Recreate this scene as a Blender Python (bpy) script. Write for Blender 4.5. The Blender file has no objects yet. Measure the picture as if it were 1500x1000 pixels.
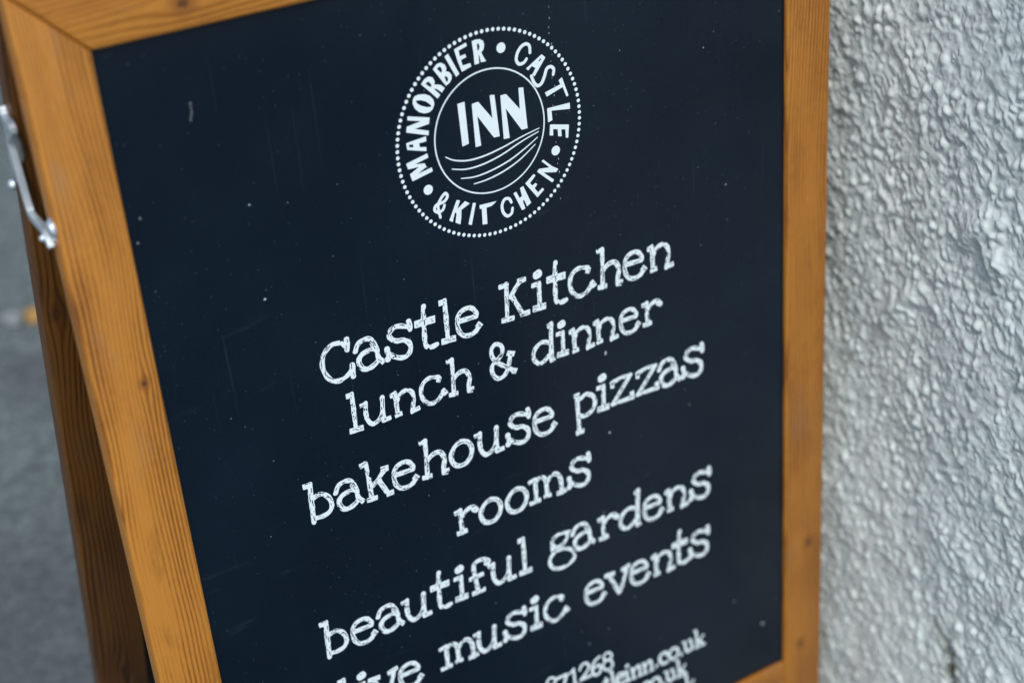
import bpy, bmesh, math, random, json
import numpy as np
from mathutils import Matrix, Vector

sc = bpy.context.scene
# ---------------------------------------------------------------- camera
LEAN = math.radians(9.2)          # how far the front board leans back
OPEN = math.radians(18.36)        # opening angle between the two leaves
sA, cA = math.sin(LEAN), math.cos(LEAN)
GZ = -0.8915                      # ground height (panel top edge is z = 0)
cam_d = bpy.data.cameras.new('camera'); cam = bpy.data.objects.new('camera', cam_d)
sc.collection.objects.link(cam); sc.camera = cam
cam_d.sensor_width = 36; cam_d.lens = 2281.79/1500*36
cam_d.clip_start = .01; cam_d.clip_end = 300
right = Vector((0.85035022, -0.52617658, 0.00653542))
down = Vector((-0.29902793, -0.49340184, -0.8167845))
fwd = Vector((0.43299746, 0.6925986, -0.57690586))
M = Matrix((right, -down, -fwd)).transposed().to_4x4()
M.translation = Vector((-0.243599, -0.870533, 0.401792))
cam.matrix_world = M
cam_d.dof.use_dof = True; cam_d.dof.focus_distance = 1.14; cam_d.dof.aperture_fstop = 2.8
cam_d.dof.aperture_blades = 9

# ---------------------------------------------------------------- sky and sun
SUN_EL, SUN_AZ = math.radians(56), math.radians(-34)     # azimuth from -Y towards -X is negative
w = bpy.data.worlds.new('World'); sc.world = w; w.use_nodes = True
nt = w.node_tree; bg = nt.nodes['Background']
sky = nt.nodes.new('ShaderNodeTexSky'); sky.sky_type = 'NISHITA'; sky.sun_disc = False
sdir = Vector((math.sin(SUN_AZ)*math.cos(SUN_EL), -math.cos(SUN_AZ)*math.cos(SUN_EL), math.sin(SUN_EL)))
sky.sun_elevation = SUN_EL; sky.sun_rotation = math.atan2(sdir.x, sdir.y)
sky.air_density = 1.0; sky.dust_density = 1.0; sky.ozone_density = 0.3
nt.links.new(sky.outputs[0], bg.inputs[0]); bg.inputs[1].default_value = 0.135
sl = bpy.data.lights.new('sun', 'SUN'); sl.energy = 1.8; sl.angle = math.radians(13); sl.color = (1, .98, .95)
sun = bpy.data.objects.new('sun', sl); sc.collection.objects.link(sun)
sun.rotation_euler = sdir.to_track_quat('Z', 'Y').to_euler(); sun.location = (0, -2, 3)
sc.view_settings.view_transform = 'Standard'; sc.view_settings.look = 'None'
sc.view_settings.exposure = 0.40; sc.view_settings.gamma = 1.0

DATA = json.loads(r'''{"G":{"C":[[1.15,[[22.49,-29.27],[22.27,-25.38],[21.85,-21.22]]],[0.95,[[20.58,-24.96],[18.13,-27.77],[15.42,-28.69],[10.17,-28.66],[5.08,-25.3],[1.98,-19.52],[1.44,-12.66],[3.61,-5.9],[7.34,-0.81],[12.82,0.89],[17.06,-0.06],[21.07,-2.27],[23.35,-5.0]]],[1.15,[[24.09,-7.94],[23.97,-3.52],[23.8,1.23]]]],"a":[[1,[[0.27,-17.63],[1.71,-20.88],[4.56,-23.65],[8.8,-24.55],[13.15,-23.08],[15.79,-18.02],[17.11,-12.29],[17.33,-7.58],[18.99,-4.3]]],[1.1,[[18.32,-5.55],[21.29,-1.31]]],[1.05,[[16.06,-13.74],[11.22,-14.89],[5.96,-14.01],[2.36,-10.64],[2.28,-5.88],[5.41,-1.42],[9.73,-0.75],[14.6,-2.78],[17.55,-4.8]]],[1.3,[[14.43,-20.31],[16.37,-12.96]]]],"s":[[1.1,[[18.9,-27.28],[19.32,-23.8],[19.25,-20.46]]],[1,[[17.4,-23.34],[12.59,-25.44],[7.23,-26.38],[3.63,-24.41],[2.12,-21.15],[3.75,-17.51],[7.87,-14.77],[12.84,-13.94],[16.87,-10.72],[18.22,-6.44],[16.47,-1.93],[12.82,-0.03],[7.81,-0.9],[2.74,-4.35],[-0.26,-7.25]]],[1.15,[[-0.86,-11.08],[-0.83,-7.44],[-1.24,-2.92]]]],"t":[[1.05,[[2.93,-35.06],[1.77,-24.56],[1.39,-16.26],[0.86,-9.65],[1.23,-3.99],[3.48,-1.08],[6.48,-0.75],[10.45,-1.29]]],[1.55,[[-5.96,-22.74],[11.12,-22.16]]]],"l":[[1.2,[[2.12,-33.21],[8.35,-33.3]]],[1,[[7.17,-34.35],[6.88,-20.13],[6.47,-2.35]]],[1.3,[[1.15,-1.74],[13.1,-1.15]]]],"e":[[1.05,[[3.76,-13.48],[10.82,-13.47],[17.89,-13.29]]],[1,[[18.08,-13.4],[18.23,-16.61],[15.51,-20.3],[11.71,-21.96],[7.27,-21.62],[3.63,-18.81],[2.04,-13.8],[2.01,-7.82],[4.35,-2.57],[8.5,0.11],[13.37,0.28],[17.12,-1.5],[18.96,-3.74]]],[1.25,[[18.11,-6.78],[21.5,-3.24]]]],"K":[[0.95,[[7.63,-31.02],[7.03,-18.82],[5.98,-3.61]]],[1.05,[[0.88,-30.0],[9.62,-30.14]]],[1.1,[[0.92,-1.97],[12.17,-1.41]]],[1,[[9.14,-18.14],[19.04,-29.15]]],[1.1,[[17.47,-29.9],[24.84,-29.82]]],[1,[[11.4,-20.0],[19.42,-2.52]]],[1.15,[[17.54,-2.0],[26.28,-1.78]]]],"i":[[1.75,[[6.01,-30.08],[7.53,-30.63]]],[1,[[0.96,-22.46],[9.06,-22.42]]],[1,[[7.59,-22.53],[6.7,-2.83]]],[1.4,[[0.67,-2.77],[12.26,-2.35]]]],"c":[[1.1,[[20.88,-21.98],[18.68,-17.59]]],[1,[[19.53,-21.7],[14.65,-24.07],[8.63,-23.48],[4.42,-20.09],[2.43,-14.78],[3.11,-8.44],[6.5,-2.79],[11.58,-0.29],[16.95,-1.85],[21.03,-5.43],[23.09,-7.43]]],[1.15,[[21.99,-9.71],[25.1,-4.32]]]],"h":[[1.05,[[1.38,-32.42],[7.81,-32.74]]],[0.95,[[6.61,-33.45],[5.91,-19.01],[5.0,-1.19]]],[1.05,[[6.45,-15.33],[9.82,-18.25],[15.43,-19.78],[19.2,-17.58],[21.01,-11.73],[19.9,-5.86],[19.22,-0.91]]],[1,[[18.19,0.02],[23.04,1.0]]],[0.8,[[22.84,-2.45],[22.66,0.79]]],[1.1,[[0.79,-2.08],[9.08,-1.24]]]],"n":[[1.15,[[-1.85,-19.92],[4.2,-21.56]]],[1,[[2.18,-21.1],[2.83,-13.35],[2.87,-0.81]]],[1,[[3.86,-13.93],[7.07,-18.75],[13.47,-20.66],[17.65,-17.1],[18.63,-11.27],[17.37,-4.92],[15.93,0.68]]],[1.05,[[14.62,0.55],[23.1,-0.73]]],[1.1,[[0.27,-0.89],[6.93,-1.54]]]],"u":[[1,[[0.48,-21.02],[7.17,-21.21]]],[1,[[5.86,-21.69],[4.92,-14.69],[5.42,-6.93],[8.86,-1.66],[13.12,-1.69],[17.48,-5.31],[19.14,-9.45]]],[1.05,[[20.65,-21.67],[19.73,-11.14],[19.42,-0.96]]],[1.05,[[19.49,-0.75],[26.1,-1.45]]]],"&":[[1,[[21.6,-2.95],[15.82,-8.1],[9.3,-13.29],[4.73,-17.58],[1.6,-24.15],[2.0,-30.25],[6.26,-33.39],[11.62,-29.37],[11.43,-23.18],[7.05,-18.91],[1.77,-15.71],[0.32,-11.08],[1.74,-5.24],[6.13,-0.96],[11.42,-1.83],[15.4,-6.78],[17.51,-13.35],[18.86,-19.19]]],[1.25,[[16.27,-21.53],[23.02,-18.63]]],[1.1,[[23.11,-5.07],[20.69,-0.72]]]],"d":[[1.1,[[20.99,-34.44],[20.01,-19.43],[18.98,-1.11]]],[1.1,[[17.07,-32.84],[22.23,-33.26]]],[1,[[18.36,-16.85],[12.45,-20.02],[6.41,-18.66],[2.42,-13.68],[1.86,-7.03],[6.5,-1.19],[12.25,-2.25],[16.66,-5.86]]],[1,[[17.21,0.25],[22.5,-1.08]]]],"r":[[1.1,[[0.14,-20.74],[6.77,-21.79]]],[1,[[5.46,-22.01],[5.29,-11.28],[5.59,-1.12]]],[1,[[7.17,-16.17],[11.42,-20.09],[17.53,-20.82],[19.59,-17.16]]],[1.25,[[17.86,-18.22],[19.79,-16.8]]],[1.15,[[0.64,-1.55],[10.05,-1.87]]]],"b":[[1.2,[[-2.39,-32.33],[4.07,-32.57]]],[1.05,[[3.3,-32.88],[2.5,-18.29],[1.83,-0.02]]],[1,[[4.51,-20.61],[9.27,-21.81],[13.94,-19.46],[17.18,-14.08],[17.63,-8.46],[15.05,-4.07],[9.78,-2.62],[3.96,-3.04]]]],"k":[[1.2,[[-1.18,-31.95],[4.05,-32.77]]],[0.95,[[3.81,-32.86],[4.64,-18.1],[4.88,-2.48]]],[1,[[6.13,-11.86],[10.65,-14.6],[18.05,-21.39]]],[1.3,[[15.36,-22.73],[21.66,-22.42]]],[1.1,[[12.58,-14.74],[18.11,-1.7]]],[1.15,[[17.28,-0.01],[23.46,-0.27]]],[1.1,[[0.89,-1.16],[9.68,-0.7]]]],"o":[[1.05,[[5.53,-18.22],[12.2,-21.01],[18.28,-17.95],[20.53,-11.33],[18.74,-4.76],[13.88,-0.58],[7.46,-0.76],[3.18,-5.05],[2.26,-11.63],[5.53,-18.22]]]],"p":[[1.05,[[1.26,-22.9],[6.39,-23.21]]],[1,[[4.16,-22.32],[3.99,-7.23],[4.07,10.05]]],[1,[[7.08,-18.91],[12.97,-21.22],[18.68,-17.55],[20.84,-12.49],[19.15,-6.43],[14.93,-3.01],[9.88,-2.0],[6.79,-3.34]]],[1.1,[[1.02,11.02],[8.48,11.23]]]],"z":[[0.95,[[0.76,-22.4],[10.44,-23.9],[19.36,-23.6]]],[1,[[18.82,-23.03],[1.36,-3.26]]],[1,[[0.62,-2.76],[11.29,-2.54],[21.01,-2.11]]],[1,[[1.47,-22.52],[1.27,-17.46]]],[1.1,[[19.97,-7.88],[20.33,-2.93]]]],"m":[[1,[[1.03,-21.79],[6.75,-22.62]]],[1,[[7.27,-23.0],[7.36,-12.39],[7.03,-2.65]]],[1,[[7.79,-21.04],[12.63,-22.81],[16.37,-20.54],[17.52,-15.18],[17.81,-4.0]]],[1,[[18.17,-15.9],[23.08,-20.61],[28.2,-20.25],[31.25,-14.61],[31.71,-7.5],[32.2,-0.84]]],[1.05,[[0.6,-2.03],[11.23,-2.13]]],[1,[[14.46,-3.08],[21.69,-2.92]]],[1.1,[[26.74,-1.27],[36.39,-1.84]]]],"v":[[1.1,[[1.1,-22.7],[11.73,-21.74]]],[1,[[6.0,-20.84],[11.01,-9.27],[15.1,0.44]]],[1,[[15.55,0.1],[20.19,-9.28],[24.08,-21.12]]],[1.1,[[18.71,-21.66],[27.99,-23.39]]]],"g":[[0.9,[[19.74,-23.61],[16.87,-17.85]]],[0.9,[[17.36,-21.75],[9.9,-23.89],[3.65,-21.45],[2.24,-16.41],[6.01,-12.73],[11.77,-12.31],[16.13,-16.11],[17.36,-21.75]]],[0.9,[[2.13,-14.92],[2.64,-8.51],[6.23,-9.02],[16.25,-6.75],[22.51,-0.92],[22.57,5.37],[17.13,9.28],[8.86,10.03],[1.91,7.27],[-1.17,1.22],[-0.48,-3.66],[3.05,-7.3]]]],"f":[[1,[[18.34,-24.47],[18.81,-27.29],[15.23,-30.06],[9.36,-30.92],[5.07,-28.29],[4.92,-20.3],[5.86,-10.75],[6.91,-2.11]]],[1.15,[[16.53,-25.76],[18.48,-25.92]]],[1.05,[[-0.26,-16.54],[13.23,-16.81]]],[1.1,[[1.07,-1.69],[13.34,-1.45]]]],"_k":[[1,[[2.31,1.1],[3.34,19.65]]],[0.8,[[4.29,13.8],[10.33,8.82]]],[1.1,[[5.5,12.8],[10.04,19.32]]],[0.8,[[0.01,-0.38],[2.33,0.33]]],[0.8,[[0.99,19.31],[5.7,19.6]]],[0.9,[[8.45,19.75],[11.46,19.61]]]],"_u":[[1.1,[[3.08,0.7],[3.39,7.9],[5.58,12.51],[8.97,11.39]]],[1.1,[[9.53,1.05],[11.31,11.73]]],[0.8,[[0.24,-0.27],[3.1,0.08]]],[0.8,[[6.98,0.38],[9.55,0.51]]]],"_.":[[1.3,[[2.15,0.81],[2.44,1.27]]]],"_o":[[1.15,[[2.24,1.87],[3.58,-2.95],[7.11,-4.76],[10.89,-2.54],[12.27,2.05],[10.2,5.75],[6.28,6.99],[3.27,5.12],[2.24,1.87]]]],"_c":[[1.2,[[11.07,0.71],[10.05,-2.52],[6.25,-3.2],[2.72,-1.02],[2.86,4.53],[5.92,8.54],[10.77,8.41]]]],"_n":[[1.1,[[1.97,0.98],[3.19,10.93]]],[1.1,[[3.98,2.75],[7.53,-0.55],[9.88,2.16],[9.97,11.18]]],[0.8,[[0.04,-0.76],[2.28,-0.58]]],[0.8,[[0.56,10.79],[5.04,11.47]]],[0.8,[[7.7,11.22],[12.22,11.52]]]],"_i":[[1.4,[[2.54,1.25],[3.13,1.39]]],[1.1,[[2.19,7.66],[3.13,18.24]]],[0.8,[[0.01,6.73],[2.24,6.9]]],[0.8,[[0.9,17.91],[5.53,18.27]]]],"_e":[[1,[[2.57,0.51],[8.17,0.2]]],[1.1,[[8.17,0.2],[7.25,-3.37],[3.95,-4.23],[0.85,-1.9],[0.91,3.56],[4.06,7.09],[8.95,6.42]]]],"_l":[[1.1,[[2.91,0.67],[4.19,16.79]]],[0.8,[[0.39,-0.42],[2.94,0.07]]],[0.8,[[2.34,16.64],[6.78,16.93]]]],"_t":[[1,[[3.35,-0.64],[3.83,9.66],[6.59,13.0]]],[0.8,[[0.22,2.42],[6.45,2.84]]]],"_8":[[0.9,[[2.21,-0.44],[4.58,-3.45],[8.91,-2.49],[10.83,2.24],[7.76,4.55],[3.36,4.68],[1.27,9.0],[3.53,13.94],[7.85,15.31],[11.33,12.42],[10.48,8.18],[7.76,4.55],[3.45,3.21],[2.21,-0.44]]]],"_6":[[1.1,[[10.04,-9.49],[5.18,-7.32],[1.95,-2.08],[2.22,4.91],[5.25,8.71],[9.35,7.3],[10.71,3.01],[8.42,-1.17],[3.98,0.07]]]],"_2":[[1,[[1.36,1.05],[3.8,-3.04],[8.14,-3.54],[11.06,1.3],[8.95,5.95],[2.04,12.02]]],[1.2,[[1.67,12.22],[12.13,12.48]]]],"_1":[[1,[[4.5,-3.05],[5.03,14.66]]],[0.9,[[0.34,0.17],[4.47,-2.69]]],[0.8,[[2.52,14.54],[7.88,14.95]]]],"_7":[[1.2,[[0.65,0.7],[11.26,0.94]]],[1.1,[[11.25,1.09],[6.34,14.53]]]]},"L":[["Castle Kitchen",270.67,1,[["C",114.78],["a",142.49],["s",168.44],["t",197.71],["l",211.08],["e",224.95],["K",263.4],["i",291.87],["t",312.37],["c",324.54],["h",351.7],["e",376.69],["n",402.35]]],["lunch & dinner",316.69,0.92,[["l",128.73],["u",139.75],["n",166.77],["c",188.23],["h",212.84],["&",251.65],["d",288.09],["i",310.44],["n",324.83],["n",347.76],["e",370.36],["r",392.8]]],["bakehouse pizzas",378.79,1,[["b",89.33],["a",111.23],["k",134.53],["e",157.92],["h",182.34],["o",207.22],["u",230.4],["s",261.46],["e",283.69],["p",322.53],["i",344.54],["z",359.46],["z",384.52],["a",407.24],["s",432.65]]],["rooms",440.13,1,[["r",206.35],["o",227.71],["o",252.14],["m",274.26],["s",314.63]]],["beautiful gardens",501.94,1,[["b",84.21],["e",106.04],["a",130.28],["u",150.97],["t",184.03],["i",198.49],["f",213.51],["u",230.51],["l",258.65],["g",290.61],["a",312.92],["r",338.47],["d",359.75],["e",384.54],["n",410.0],["s",437.06]]],["live music events",562.37,1,[["l",86.93],["i",102.53],["v",113.17],["e",140.31],["m",178.08],["u",210.75],["s",241.9],["i",264.91],["c",278.39],["e",320.49],["v",340.91],["e",367.62],["n",393.11],["t",419.72],["s",434.22]]]],"S":[["871268",[["_8",274.51,623.13],["_7",285.79,622.76],["_1",299.84,624.49],["_2",309.12,624.56],["_6",321.67,630.76],["_8",333.68,624.52]]],["castleinn.co.uk",[["_t",333.63,648.97],["_l",340.6,643.2],["_e",347.7,654.46],["_i",357.19,644.09],["_n",363.52,651.46],["_n",376.27,651.93],["_.",389.56,660.03],["_c",393.27,653.64],["_o",404.31,655.12],["_.",417.63,660.43],["_u",421.51,649.36],["_k",434.95,642.51]]],[".co.uk",[["_c",372.75,677.62],["_o",382.98,678.82],["_.",396.21,683.87],["_u",400.13,673.13],["_k",413.54,666.31]]],["k",[["_k",422.51,689.04]]]],"LOGO":{"letters":[[[[260.73,50.8],[263.58,50.28],[267.27,50.76],[269.54,52.42],[270.18,55.38],[269.3,58.51],[267.26,60.13],[268.77,63.8],[270.61,67.15],[266.56,67.06],[265.87,62.73],[265.12,60.89],[264.97,64.19],[264.82,67.5],[261.34,67.54],[261.26,59.19]],[[264.4,53.27],[266.06,53.47],[266.57,55.82],[265.77,58.13],[264.43,58.41]]],[[[246.29,53.34],[255.91,50.72],[256.49,53.15],[249.63,54.92],[250.28,59.19],[254.53,58.5],[255.22,60.73],[250.83,61.8],[251.67,66.15],[257.78,65.72],[258.55,68.15],[250.76,70.27],[248.03,61.16]]],[[[238.39,56.66],[241.29,55.34],[248.51,71.25],[245.85,72.72]]],[[[228.49,63.28],[231.55,60.52],[234.79,60.12],[237.78,62.12],[238.85,64.85],[238.15,67.01],[240.78,68.2],[242.36,70.65],[242.27,73.13],[240.42,75.62],[237.29,77.14],[232.75,70.06]],[[231.44,63.8],[233.62,62.4],[234.89,63.27],[235.53,65.74],[234.68,67.61]],[[236.64,70.56],[238.42,70.39],[239.48,72.47],[239.21,74.08],[237.93,74.78]]],[[[218.22,71.62],[221.01,68.8],[224.35,67.52],[227.39,68.81],[228.85,72.05],[228.15,74.13],[233.04,75.54],[236.14,78.37],[233.61,81.12],[230.03,77.75],[227.22,76.66],[228.99,78.75],[232.08,82.42],[229.71,84.54],[223.64,77.47]],[[221.52,72.23],[223.51,70.79],[225.19,72.02],[226.29,74.36],[225.24,75.52]]],[[[210.65,81.01],[212.09,78.86],[215.32,78.39],[219.8,79.05],[223.68,81.07],[226.32,84.39],[226.75,87.86],[224.98,91.21],[222.32,92.67],[218.21,92.49],[214.32,90.52],[211.52,87.32],[210.3,83.84]],[[212.63,81.9],[216.66,82.47],[220.54,84.41],[223.44,87.05],[224.56,89.26],[220.94,88.79],[216.17,86.53],[213.53,84.21]]],[[[205.2,91.48],[221.98,96.5],[220.92,100.81],[209.42,101.65],[220.34,105.77],[219.61,108.83],[202.92,102.54],[203.76,98.69],[215.43,97.4],[204.86,94.25]]],[[[201.88,110.21],[217.62,109.14],[217.48,112.7],[211.66,112.74],[211.94,115.73],[216.99,116.87],[216.64,119.79],[202.18,115.15]],[[203.79,111.73],[207.13,112.17],[207.11,114.56],[203.73,113.68]]],[[[200.06,124.9],[217.08,121.63],[217.73,124.83],[206.25,126.98],[214.43,128.29],[215.31,131.13],[207.63,134.72],[219.52,132.69],[219.92,135.68],[203.42,138.81],[202.07,133.22],[210.1,129.56],[201.09,129.23]]],[[[316.19,72.61],[319.1,75.49],[309.09,87.1],[307.25,85.63],[310.36,81.37],[307.31,79.13],[304.16,81.65],[302.55,79.99]],[[315.0,75.16],[315.92,75.96],[313.83,77.46],[313.1,76.69]]],[[[331.94,93.31],[336.59,108.02],[334.84,108.48],[332.1,100.52],[318.06,104.52],[316.84,101.08],[330.27,98.16],[329.12,94.83]]],[[[317.65,113.39],[337.19,113.75],[337.16,118.37],[321.16,115.85],[321.4,123.1],[317.7,124.04]]],[[[319.19,126.05],[335.33,130.11],[334.0,139.88],[331.99,139.37],[332.06,132.89],[328.46,131.97],[328.46,137.38],[325.46,136.61],[325.48,131.04],[321.5,130.03],[321.11,134.96],[318.15,134.02]]],[[[309.68,152.01],[311.27,151.16],[318.34,158.23],[323.59,161.75],[321.6,163.7],[310.47,160.97],[319.32,169.25],[317.56,170.71],[305.26,159.02],[307.02,157.3],[316.27,158.59]]],[[[302.14,160.0],[303.53,161.57],[298.39,166.11],[300.2,168.63],[303.15,167.23],[304.45,168.69],[302.01,171.24],[304.72,175.22],[308.81,172.65],[310.1,174.4],[303.91,178.88],[294.43,165.3]]],[[[283.77,170.14],[286.22,169.63],[288.53,175.14],[290.81,174.4],[289.7,167.66],[292.48,166.87],[298.09,181.52],[294.47,183.46],[292.36,177.5],[291.08,178.25],[292.75,184.65],[289.87,185.13]]],[[[254.67,171.36],[269.17,172.16],[264.57,174.7],[260.22,174.75],[259.75,187.47],[255.86,186.89],[256.35,174.2],[254.75,174.48]]],[[[249.52,168.03],[251.87,168.88],[246.83,184.58],[244.22,183.37]]],[[[236.6,162.15],[239.17,163.32],[236.31,169.28],[243.25,164.92],[246.83,167.73],[239.54,170.65],[238.97,175.93],[237.61,181.45],[233.81,178.98],[235.46,172.65],[234.2,170.93],[231.51,177.87],[229.03,175.97]]]],"strokes":[[0.95,[[306.69,69.27],[306.63,64.35],[303.9,62.22],[299.94,63.27],[296.41,67.12],[295.02,71.88],[296.94,75.29],[300.81,75.33],[303.44,73.12]]],[1.0,[[324.73,89.45],[325.52,85.74],[323.23,83.31],[319.71,83.96],[317.32,89.02],[314.47,93.55],[310.92,94.62],[307.96,91.15],[306.41,86.3]]],[0.95,[[281.38,176.54],[279.69,173.22],[275.94,172.72],[273.39,176.59],[273.85,182.24],[276.99,186.18],[280.79,185.14],[281.95,181.31]]],[0.9,[[222.14,171.55],[221.24,162.76],[223.67,158.08],[227.87,154.62],[229.45,157.47],[226.24,160.59],[219.96,161.5],[218.18,164.58],[220.72,167.27],[224.63,166.41],[226.41,163.33]]]],"inn":[[[[244.77,92.28],[250.44,91.96],[250.76,123.07],[245.53,123.81]]],[[[256.16,95.06],[261.33,94.61],[271.71,109.58],[271.11,92.18],[274.89,92.75],[276.33,124.04],[271.5,123.68],[259.56,104.48],[260.53,127.0],[256.09,127.08]]],[[[279.73,94.43],[284.36,94.51],[294.8,108.33],[295.05,92.42],[298.9,92.99],[299.96,123.87],[295.0,123.85],[283.21,104.78],[284.44,127.35],[279.57,126.98]]]],"waves":[[[231.24,128.09],[237.96,132.31],[249.1,135.27],[262.59,135.3],[278.43,132.88],[294.54,129.05],[309.72,126.33]],[[235.4,138.31],[246.54,141.3],[260.05,141.36],[275.94,138.46],[294.24,132.53],[308.91,128.8]],[[242.08,147.19],[253.47,148.86],[267.21,147.74],[283.3,143.97],[297.75,137.91],[307.78,132.8]],[[251.97,154.0],[262.71,153.7],[276.7,151.19],[291.05,146.03],[305.36,137.73]]],"dots":[[214.88,148.36],[283.42,60.42],[322.48,147.02]],"c":[269.61,121.02],"r":75.49,"marks":[[82.2,191.9],[54.9,45.6],[54.6,48.3],[54.8,51.1],[53.9,53.6],[53.0,56.1],[356.1,327.6],[479.6,216.8],[355.7,401.1],[515.1,670.9],[481.4,629.9],[8.6,111.0],[4.1,126.9],[460.1,99.9],[82.2,122.4]]}}''')
MMS = 0.001
rng = np.random.RandomState(7); random.seed(7)

# ---------------------------------------------------------------- node helper
class NT:
    def __init__(s, name):
        s.m = bpy.data.materials.new(name); s.m.use_nodes = True; s.t = s.m.node_tree
        s.b = s.t.nodes['Principled BSDF']
    def n(s, typ, **kw):
        nd = s.t.nodes.new(typ)
        for k, v in kw.items(): setattr(nd, k, v)
        return nd
    def put(s, sock, v):
        if isinstance(v, bpy.types.NodeSocket): s.t.links.new(v, sock)
        else: sock.default_value = v
    def m2(s, op, a, b=None, c=None, clamp=False):
        nd = s.n('ShaderNodeMath', operation=op, use_clamp=clamp)
        s.put(nd.inputs[0], a)
        if b is not None: s.put(nd.inputs[1], b)
        if c is not None: s.put(nd.inputs[2], c)
        return nd.outputs[0]
    def obj(s):
        return s.n('ShaderNodeTexCoord').outputs['Object']
    def sep(s, v):
        nd = s.n('ShaderNodeSeparateXYZ'); s.put(nd.inputs[0], v); return nd.outputs
    def comb(s, x, y, z):
        nd = s.n('ShaderNodeCombineXYZ')
        for i, q in enumerate((x, y, z)): s.put(nd.inputs[i], q)
        return nd.outputs[0]
    def noise(s, vec, scale=1, detail=2, rough=.5, dist=0):
        nd = s.n('ShaderNodeTexNoise'); s.put(nd.inputs['Vector'], vec)
        nd.inputs['Scale'].default_value = scale; nd.inputs['Detail'].default_value = detail
        nd.inputs['Roughness'].default_value = rough; nd.inputs['Distortion'].default_value = dist
        return nd.outputs['Fac']
    def voro(s, vec, scale=1, feature='F1', rnd=1):
        nd = s.n('ShaderNodeTexVoronoi', feature=feature); s.put(nd.inputs['Vector'], vec)
        nd.inputs['Scale'].default_value = scale; nd.inputs['Randomness'].default_value = rnd
        return nd.outputs
    def ramp(s, f, *st):
        nd = s.n('ShaderNodeValToRGB'); s.put(nd.inputs[0], f)
        e = nd.color_ramp.elements
        while len(e) < len(st): e.new(.5)
        for i, (p, c) in enumerate(st):
            e[i].position = p; e[i].color = (*c, 1) if len(c) == 3 else c
        return nd.outputs[0]
    def mix(s, f, a, b, mode='MIX'):
        nd = s.n('ShaderNodeMix', data_type='RGBA', blend_type=mode)
        s.put(nd.inputs[0], f)
        s.put(nd.inputs[6], a if isinstance(a, bpy.types.NodeSocket) else (*a, 1))
        s.put(nd.inputs[7], b if isinstance(b, bpy.types.NodeSocket) else (*b, 1))
        return nd.outputs[2]
    def smooth(s, v, lo, hi, a=0., b=1.):
        nd = s.n('ShaderNodeMapRange', interpolation_type='SMOOTHSTEP'); s.put(nd.inputs[0], v)
        for i, q in enumerate((lo, hi, a, b)): nd.inputs[i+1].default_value = q
        return nd.outputs[0]
    def bump(s, h, strength, dist):
        nd = s.n('ShaderNodeBump'); s.put(nd.inputs['Height'], h)
        nd.inputs['Strength'].default_value = strength; nd.inputs['Distance'].default_value = dist
        s.t.links.new(nd.outputs[0], s.b.inputs['Normal'])
    def base(s, c, rough=None, **kw):
        s.put(s.b.inputs['Base Color'], c if isinstance(c, bpy.types.NodeSocket) else (*c, 1))
        if rough is not None: s.put(s.b.inputs['Roughness'], rough)
        for k, v in kw.items(): s.put(s.b.inputs[k.replace('_', ' ')], v)
        return s.m

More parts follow.
